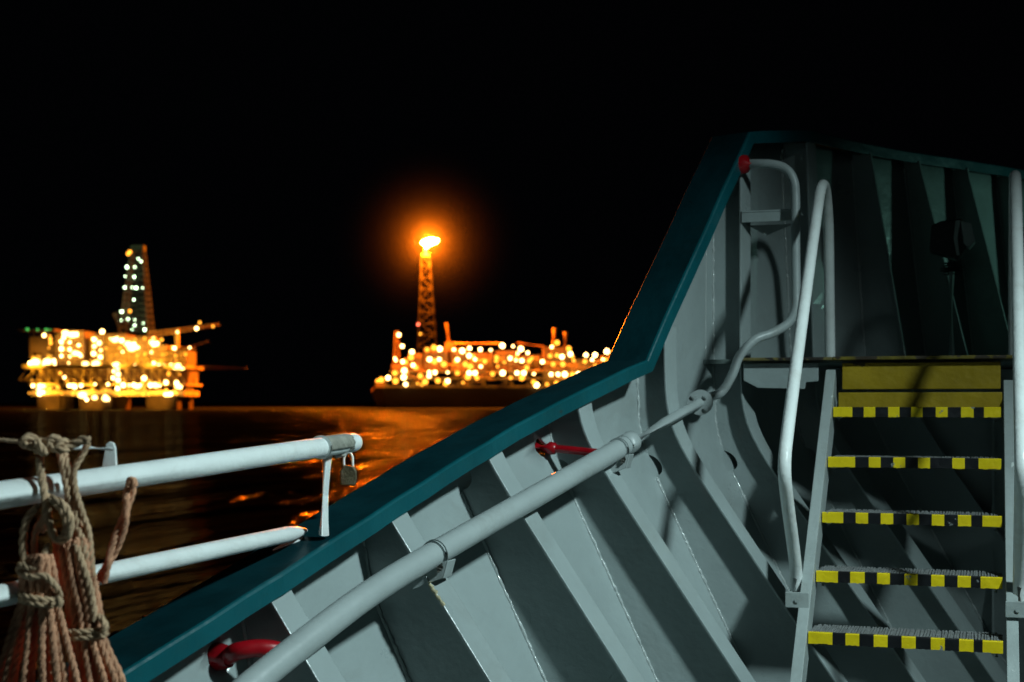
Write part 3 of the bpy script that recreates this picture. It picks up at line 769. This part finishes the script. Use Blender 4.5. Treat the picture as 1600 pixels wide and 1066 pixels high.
# ---- drilling platform
D1 = 1111; rg = far_root('oil_platform', 'brightly lit offshore drilling platform at the left with a white lit derrick', 'oil platform', 180, D1)
G = Far(rg, 180, D1)
def z1(pts): return [(x/3.5525, 360 + y/3.5525) for x, y in pts]
q = MB()
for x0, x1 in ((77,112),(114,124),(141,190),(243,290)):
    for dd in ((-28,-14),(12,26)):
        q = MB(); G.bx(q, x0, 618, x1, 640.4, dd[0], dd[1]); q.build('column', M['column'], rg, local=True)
q = MB(); G.bx(q, 66, 611, 300, 619, -26, 26); G.bx(q, 66, 600, 303, 603, -30, 30); q.build('lower_deck', M['rig_steel'], rg, local=True)
q = MB(); G.bx(q, 56, 572, 305, 577, -32, 30); q.build('main_deck_slab', M['rig_steel'], rg, local=True)
q = MB(); G.bx(q, 68, 577, 300, 600, -14, 22)
q.build('deck_side', M['rig_dark'], rg, local=True)
q = MB()
x = 68
while x < 302:
    G.bar(q, (x, 577, -27), (x, 601, -27), .7); 
    G.bar(q, (x, 577, -27), (x+13, 600, -27), .5); x += 13
q.build('deck_truss', M['rig_steel'], rg, local=True)
q = MB(); rnd = random.Random(3)
for i in range(90):                                      # pipes, tanks and boxes crowding the decks
    x = rnd.uniform(60, 298); lev = rnd.choice(((603,611),(590,600),(562,572),(556,572)))
    w_ = rnd.uniform(2, 7); h_ = rnd.uniform(.5, 1)*(lev[1]-lev[0]); d0 = rnd.uniform(-28, 10)
    q = MB(); G.bx(q, x, lev[1]-h_, x+w_, lev[1], d0, d0+4)
    q.build('equipment_box', M['rig_steel'], rg, local=True)
q = MB(); G.bx(q, 60, 528, 100, 562, -20, 16); q.build('living_quarters', M['rig_dark'], rg, local=True)
q = MB(); G.bx(q, 46, 517, 102, 519.5, -26, 14)
for x in (50, 60, 72): G.bar(q, (x, 519, -10), (62, 532, -8), .6)
q.build('helideck', M['rig_dark'], rg, local=True)
for (x0, y0, x1, y1, mm) in ((101,522,116,572,'rig_dark'),(118,519,141,572,'rig_dark'),(154,524,172,572,'rig_dark'),(176,524,206,572,'rig_mid'),(207,528,241,572,'rig_mid'),(243,541,268,574,'rig_mid'),(270,549,300,574,'rig_dark')):
    q = MB(); G.bx(q, x0, y0, x1, y1, -16, 14)
    mb = q.build('module_block', M[mm], rg, local=True)
    q = MB()
    for yy in range(int(y0)+5, int(y1), 9): G.bx(q, x0-.6, yy, x1+.6, yy+1.0, -21, -19.5); G.bar(q, (x0-.6, yy-3, -21), (x1+.6, yy-3, -21), .22)
    nk = max(2, int((x1-x0)/5))
    for k in range(nk+1):
        xx = lerp(x0, x1, k/nk); G.bar(q, (xx, y0-1, -20.5), (xx, y1, -20.5), .42)
        if k < nk:
            for yy in range(int(y0)+5, int(y1)-9, 18): G.bar(q, (xx, yy, -20.5), (lerp(x0, x1, (k+1)/nk), yy+9, -20.5), .3)
    q.build('open_framework', M['rig_steel'], mb, local=True)
# derrick
q = MB(); base = [191, 236]; topx = [207, 225]; yb, yt = 522, 392
for lv in range(14):
    t0, t1 = lv/14, (lv+1)/14
    def c4(t):
        xl_, xr_ = lerp(base[0], topx[0], t), lerp(base[1], topx[1], t); d = (xr_-xl_)*G.k/2; y = lerp(yb, yt, t)
        return [(xl_,y,-d),(xr_,y,-d),(xr_,y,d),(xl_,y,d)]
    A_, B_ = c4(t0), c4(t1)
    for k in range(4):
        G.bar(q, A_[k], B_[k], .55); G.bar(q, B_[k], B_[(k+1) % 4], .35); G.bar(q, A_[k], B_[(k+1) % 4], .3); G.bar(q, A_[(k+1) % 4], B_[k], .3)
G.bx(q, 206, 384, 226, 393, -4, 4); q.build('derrick', M['rig_white'], rg, local=True)
q = MB(); G.bar(q, (178,490,0),(188,522,0), 1.3); G.bar(q, (183,488,0),(186,522,0), .6); q.build('small_crane', M['rig_dark'], rg, local=True)
def lattice(q, a, b, w_, n, r, G):
    A = [Vector(G.p(*a)), Vector(G.p(*b))]; t = (A[1]-A[0]).normalized(); s_, u_ = frame_of(t)
    C = []
    for i in range(n+1):
        c = A[0].lerp(A[1], i/n); ww = w_*(1-.6*i/n); C.append([c+s_*ww+u_*ww, c-s_*ww+u_*ww, c-s_*ww-u_*ww, c+s_*ww-u_*ww])
    for i in range(n):
        for k in range(4):
            q.tube([C[i][k], C[i+1][k]], r, 4, smooth=False); q.tube([C[i][k], C[i+1][(k+1) % 4]], r*.7, 4, smooth=False); q.tube([C[i][k], C[i][(k+1) % 4]], r*.7, 4, smooth=False)
q = MB(); lattice(q, (238,524,-10), (346,508,-10), 1.9, 12, .5, G); G.bx(q, 279, 515, 284, 545, -12, -8); lattice(q, (244,545,-8), (308,545,-8), 1.4, 8, .45, G); q.build('crane_boom', M['rig_steel'], rg, local=True)
q = MB(); lattice(q, (268,552,-4), (326,534,-4), 1.0, 6, .3, G); G.bar(q, (302,572,0), (385,575,0), .8); G.bar(q, (302,576,0), (385,576,0), .5); q.build('outrigger_boom', M['rig_dark'], rg, local=True)
q = MB()
for a, b in (((56,567,-10),(37,594,-10)),((37,594,-10),(66,600,-10)),((66,574,-10),(46,593,-10)),((60,567,8),(38,594,8)),((37,594,-10),(38,594,8)),((38,594,8),(66,600,8))): G.bar(q, a, b, .7)
q.build('side_frame', M['rig_steel'], rg, local=True)
warm1 = z1([(292,590),(425,585),(467,585),(387,625),(387,663),(387,703),(432,628),(432,667),(432,705),(480,645),(478,690),(492,700),(565,612),(565,650),(562,690),(592,632),(600,670),(598,708),(598,745),(608,570),
 (215,742),(240,738),(268,722),(285,748),(320,742),(345,728),(352,745),(425,742),(520,745),(560,745),(655,607),(690,608),(715,618),(760,648),(782,640),(800,655),(780,668),(720,680),(888,605),(905,635),(888,640),(877,682),(1018,572),(1122,552),(1002,660),(1085,657),
 (690,750),(712,770),(690,787),(715,803),(688,823),(715,835),(712,880),(660,858),(742,862),(775,862),(800,862),(835,862),(795,752),(833,755),(890,742),(915,755),(948,757),(985,757),(1020,765),(1045,760),(1065,762),(1030,850),(1050,872),(973,848),(940,865),(915,862),(890,862),(590,857),(425,820),(855,825),
 (255,865),(290,865),(310,900),(290,908),(450,865),(480,870),(515,865),(530,925),(545,940),(590,925),(645,925),(660,938),(970,912),(998,910),(400,600)])
white1 = z1([(722,210),(765,210),(712,262),(762,265),(710,323),(750,322),(773,325),(808,325),(760,390),(693,455),(728,497),(765,500),(765,530),(750,555),(820,555),(812,520),(688,505),(785,165),(800,180)])
hot1 = z1([(432,580),(470,590),(484,690),(770,640),(790,662),(700,618),(900,632),(270,738),(335,735),(540,748),(600,742),(705,755),(1040,760),(1062,768),(290,885),(310,868),(525,915),(590,930),(650,935),(1040,870),(985,912),(470,865),(820,868),(920,865),(715,800)])
amber1 = z1([(322,592),(327,632),(500,912),(410,910),(470,910),(725,912),(850,912),(880,912),(760,458),(760,135),(750,145),(235,905),(1030,905),(1140,520),(1212,540),(1010,725)])
for i in range(45):
    amber1.append((rnd.uniform(66, 300), rnd.choice((532, 545, 556, 570, 585, 596, 606, 612)) + rnd.uniform(-2, 2)))
green1 = z1([(220,560),(275,562),(322,562),(342,562)])
dfar = lambda x, y: -30 if y > 574 else -20
lamps(G, warm1[:94], 'lamp_warm', 1.3, dfar)
for (x, y) in hot1:
    q = MB(); q.ball((0,0,0), 1, 8, 0, (1.5,.8,1)); o = q.build('lamp_cluster', M['lamp_hot'], rg, local=True); o.location = G.p(x, y, -31); o.scale = (rnd.uniform(1.2,2.6),)*3
lamps(G, white1, 'lamp_white', .85, lambda x, y: -9)
lamps(G, amber1, 'lamp_amber', 1.0, dfar); lamps(G, green1, 'lamp_green', .8, lambda x, y: -28)
for (x, y) in ((95,600),(150,600),(205,600),(262,600),(80,566),(130,545),(165,548),(205,560),(255,560),(285,562),(100,626),(165,626),(215,626),(265,626)):
    o = lamp('platform_floodlight', 'SPOT', G.p(x, y+7, -46), 60000, (1, .48, .045), 1.0, G.p(x + rnd.uniform(-8,8), y-2, -20), 75, .9, parent=rg)
for x in (85, 128, 165, 210, 250, 285):  # spots added over the water to brighten the strip at the waterline
    lamp('water_fill_light', 'SPOT', G.p(x, 622, -62), 90000, (1, .50, .05), .6, G.p(x, 642, -62), 146, .6, parent=rg)
for (x, y) in ((200,480),(213,420),(225,500)):
    lamp('derrick_floodlight', 'SPOT', G.p(x, y+20, -30), 20000, (.6, 1, .55), 1.0, G.p(x, y-10, 0), 70, .8, parent=rg)

# ---- production ship with the flare
D2 = 1358; fp = far_root('production_ship', 'long dark tanker hull lined with amber lights, a lattice flare tower burning above it', 'ship', 790, D2)
H = Far(fp, 790, D2)
def z2(pts): return [(560 + x/3.331, 330 + y/3.331) for x, y in pts]
q = MB()
for s_ in (0,):
    A = [H.p(580,611,0), H.p(600,606,-18), H.p(1030,606,-20), H.p(1040,606,0), H.p(1030,606,20), H.p(600,606,18)]
    B = [H.p(590,637.5,0), H.p(606,637.5,-16), H.p(1024,637.5,-19), H.p(1030,637.5,0), H.p(1024,637.5,19), H.p(606,637.5,16)]
    q.add(A + B, [(0,1,2,3,4,5),(6,7,8,9,10,11)] + [(k,(k+1) % 6, 6+(k+1) % 6, 6+k) for k in range(6)])
q.build('hull', M['ship_hull'], fp, local=True)
q = MB(); H.bx(q, 606, 603, 1026, 606, -19, 19); H.bx(q, 612, 580, 905, 582.5, -18, 16); H.bx(q, 606, 591, 1010, 593, -19, 17)
q.build('deck_tier', M['ship_steel'], fp, local=True)
q = MB(); H.bar(q, (581,612,0),(596,590,0), 1.2); H.bar(q, (596,590,0),(612,594,0), 1.0); H.bx(q, 588, 594, 606, 606, -9, 9); q.build('bow_structure', M['ship_steel'], fp, local=True)
q = MB(); rnd = random.Random(5)
for i in range(96):
    x = rnd.uniform(608, 1000); lev = rnd.choice(((594,603),(583,591),(570,580),(560,580)) if x < 900 else ((594,603),(583,591)))
    w_ = rnd.uniform(2, 8); h_ = rnd.uniform(.4, 1)*(lev[1]-lev[0]); d0 = rnd.uniform(-17, 8); q = MB(); H.bx(q, x, lev[1]-h_, x+w_, lev[1], d0, d0+5)
    q.build('equipment_box', M['ship_steel'], fp, local=True)
q = MB()
for i in range(60):
    x = rnd.uniform(615, 1005); y = rnd.uniform(560, 600)
    q = MB(); q.tube([H.p(x, y+rnd.uniform(5,15), -18), H.p(x, y, -18), H.p(x+rnd.uniform(8,30), y, -18)], .45, 5); q.build('pipe_run', M['ship_steel'], fp, local=True)
for (x0,y0,x1,y1) in ((640,553,660,580),(664,545,700,580),(706,545,733,580),(738,552,770,580),(776,549,812,580),(816,556,842,580),(848,543,890,603),(614,570,634,592),(898,562,936,594),(940,556,968,594),(972,553,1000,594)):
    q = MB(); H.bx(q, x0, y0, x1, y1, -10, 10)
    for yy in range(int(y0)+5, int(y1), 9): H.bx(q, x0-.5, yy, x1+.5, yy+1, -12, -10.1)
    for k in range(4): xx = lerp(x0, x1, k/3); H.bar(q, (xx, y0, -12.5), (xx, y1, -12.5), .35)
    q.build('process_module', M['ship_steel'], fp, local=True)
q = MB(); lattice(q, (620,592,-4), (620,518,-4), 3.6, 8, .45, H); q.build('bow_mast', M['rig_dark'], fp, local=True)
q = MB(); H.bar(q, (697,505,0),(703,548,0), 1.6); H.bar(q, (701,537,0),(782,537,0), .9); H.bx(q, 696, 535, 710, 549, -5, 5); q.build('crane', M['ship_steel'], fp, local=True)
q = MB(); H.bar(q, (866,513,0),(864,546,0), 2.2); H.bar(q, (883,519,0),(882,550,0), 2.0); q.build('exhaust_stack', M['ship_steel'], fp, local=True)
q = MB(); H.bar(q, (808,536,0),(850,542,0), .9); q.build('service_boom', M['rig_dark'], fp, local=True)
# flare tower
q = MB(); n = 9
def ft(t): 
    xl_, xr_ = lerp(653, 659, t), lerp(683, 671, t); y = lerp(560, 398, t); d = (xr_-xl_)*H.k/2; return [(xl_,y,-d),(xr_,y,-d),(xr_,y,d),(xl_,y,d)]
for lv in range(n):
    A_, B_ = ft(lv/n), ft((lv+1)/n)
    for k in range(4):
        H.bar(q, A_[k], B_[k], 1.0); H.bar(q, B_[k], B_[(k+1) % 4], .6)
        if (lv + k) % 2: H.bar(q, A_[k], B_[(k+1) % 4], .8)
        else: H.bar(q, A_[(k+1) % 4], B_[k], .8)
tw = q.build('flare_tower', M['tower_steel'], fp, local=True)
q = MB(); H.bar(q, (665,400,0),(665,388,0), 1.8); H.bx(q, 659, 397, 672, 400, -4, 4); q.build('flare_tip', M['ship_steel'], tw, local=True)
q = MB(); a = H.p(671, 378.5, 0); rf = random.Random(9)
for (dx, dz, rr_) in ((0,0,4.6),(-3.2,-.4,3.8),(3.4,.9,3.9),(5.6,1.6,2.4),(-5.4,-.9,2.2),(-2.6,-2.6,2.4),(-2.9,-4.6,1.5),(1.2,1.9,3.0),(-1.5,1.4,2.6),(7.4,2.2,1.3)):
    q.ball(a + Vector((dx, rf.uniform(-1,1), dz)), rr_, 12, 0, (1.15,.8,.72))
q.build('flame', M['flame'], tw, local=True)
lamp('flare_light', 'POINT', H.p(671, 379, -14), 3.6e7, (1, .17, .004), 6, parent=fp)
warm2 = z2([(220,650),(237,708),(287,737),(205,780),(240,787),(293,805),(165,870),(248,833),(245,867),(255,903),(430,722),(502,725),(545,732),(582,718),(580,757),(637,725),(690,728),(750,705),(805,708),(845,722),(828,745),(880,742),(377,775),(427,775),(520,777),(610,775),(640,812),(375,840),(405,842),(375,860),(470,842),(470,887),(580,845),(610,845),(752,845),(790,770),(820,780),(850,782),(825,845),(860,845),(912,850),(955,787),(1003,712),(1055,762),(1098,748),(1000,852),(1035,852),(1070,852),(925,907),(1178,753),(1225,753),(1210,777),(1265,775),(1285,735),(1140,852),(1195,833),(1080,890),(200,770)])
amber2 = z2([(330,645),(520,845),(1030,690),(793,870),(875,818),(725,812),(1160,770),(1310,765),(355,890),(620,870),(110,885),(720,765),(365,725),(400,715),(450,800),(560,800),(700,850),(330,860),(420,885),(760,790),(900,770),(1090,720),(200,845),(130,880),(850,870),(1010,800),(1060,800)])
lamps(H, warm2, 'lamp_warm', 1.75, lambda x, y: -22)
for i in range(38):
    amber2.append((rnd.choice((rnd.uniform(615,905), rnd.uniform(620,900), rnd.uniform(900,1010))), rnd.choice((558, 566, 574, 586, 588, 598, 600)) + rnd.uniform(-2, 2)))
amber2 = [p for p in amber2 if not (p[0] > 905 and p[1] < 562)] + [(912,566),(928,572),(944,563),(955,574),(968,566),(985,560),(995,570)]
lamps(H, amber2, 'lamp_amber', 1.9, lambda x, y: -22); lamps(H, z2([(315,592)]), 'lamp_red', 1.5, lambda x, y: -10)
for x in (612, 650, 690, 730, 770, 810, 850, 885, 930, 970):
    lamp('ship_floodlight', 'SPOT', H.p(x, 596, -46), 40000, (1, .40, .03), 1.5, H.p(x + rnd.uniform(-10,10), 575, -15), 85, .9, parent=fp)

# halo round the flame: added scattering volume, denser towards the centre
q = MB(); q.ball((0,0,0), 110, 32); o = q.build('flare_halo', M['dark'], None, local=True)
o.location = Vector(fp.location) + Matrix.Rotation(YAW,3,'Z') @ H.p(671, 378, 0)
sm = bpy.data.materials.new('halo_volume'); sm.use_nodes = True; nt = sm.node_tree; nt.nodes.clear()
oo = nt.nodes.new('ShaderNodeOutputMaterial'); pv_ = nt.nodes.new('ShaderNodeVolumePrincipled')
pv_.inputs['Color'].default_value = (1, .95, .9, 1); pv_.inputs['Density'].default_value = .0011; pv_.inputs['Anisotropy'].default_value = .0
tcs = nt.nodes.new('ShaderNodeTexCoord'); ln = nt.nodes.new('ShaderNodeVectorMath'); ln.operation = 'LENGTH'
nt.links.new(tcs.outputs['Object'], ln.inputs[0])
mr = nt.nodes.new('ShaderNodeMapRange'); mr.inputs['From Min'].default_value = 105; mr.inputs['From Max'].default_value = 0; nt.links.new(ln.outputs['Value'], mr.inputs['Value'])
pw = nt.nodes.new('ShaderNodeMath'); pw.operation = 'POWER'; pw.inputs[1].default_value = 3.0; nt.links.new(mr.outputs['Result'], pw.inputs[0])
ml = nt.nodes.new('ShaderNodeMath'); ml.operation = 'MULTIPLY'; ml.inputs[1].default_value = .00002; nt.links.new(pw.outputs['Value'], ml.inputs[0])
p2 = nt.nodes.new('ShaderNodeMath'); p2.operation = 'POWER'; p2.inputs[1].default_value = 7; nt.links.new(mr.outputs['Result'], p2.inputs[0])
m2 = nt.nodes.new('ShaderNodeMath'); m2.operation = 'MULTIPLY_ADD'; m2.inputs[1].default_value = .00014; nt.links.new(p2.outputs['Value'], m2.inputs[0]); nt.links.new(ml.outputs['Value'], m2.inputs[2])
nt.links.new(m2.outputs['Value'], pv_.inputs['Density'])
nt.links.new(pv_.outputs['Volume'], oo.inputs['Volume'])
o.data.materials.clear(); o.data.materials.append(sm)
tag(o, 'scattering volume added for the orange halo around the gas flame', 'smoke', kind='stuff')
for h in (h1, h2): h['group'] = 'rope hanks hung on the white rail'
for p_ in (r1, r2): p_['group'] = 'red pipes coming through the bulwark'
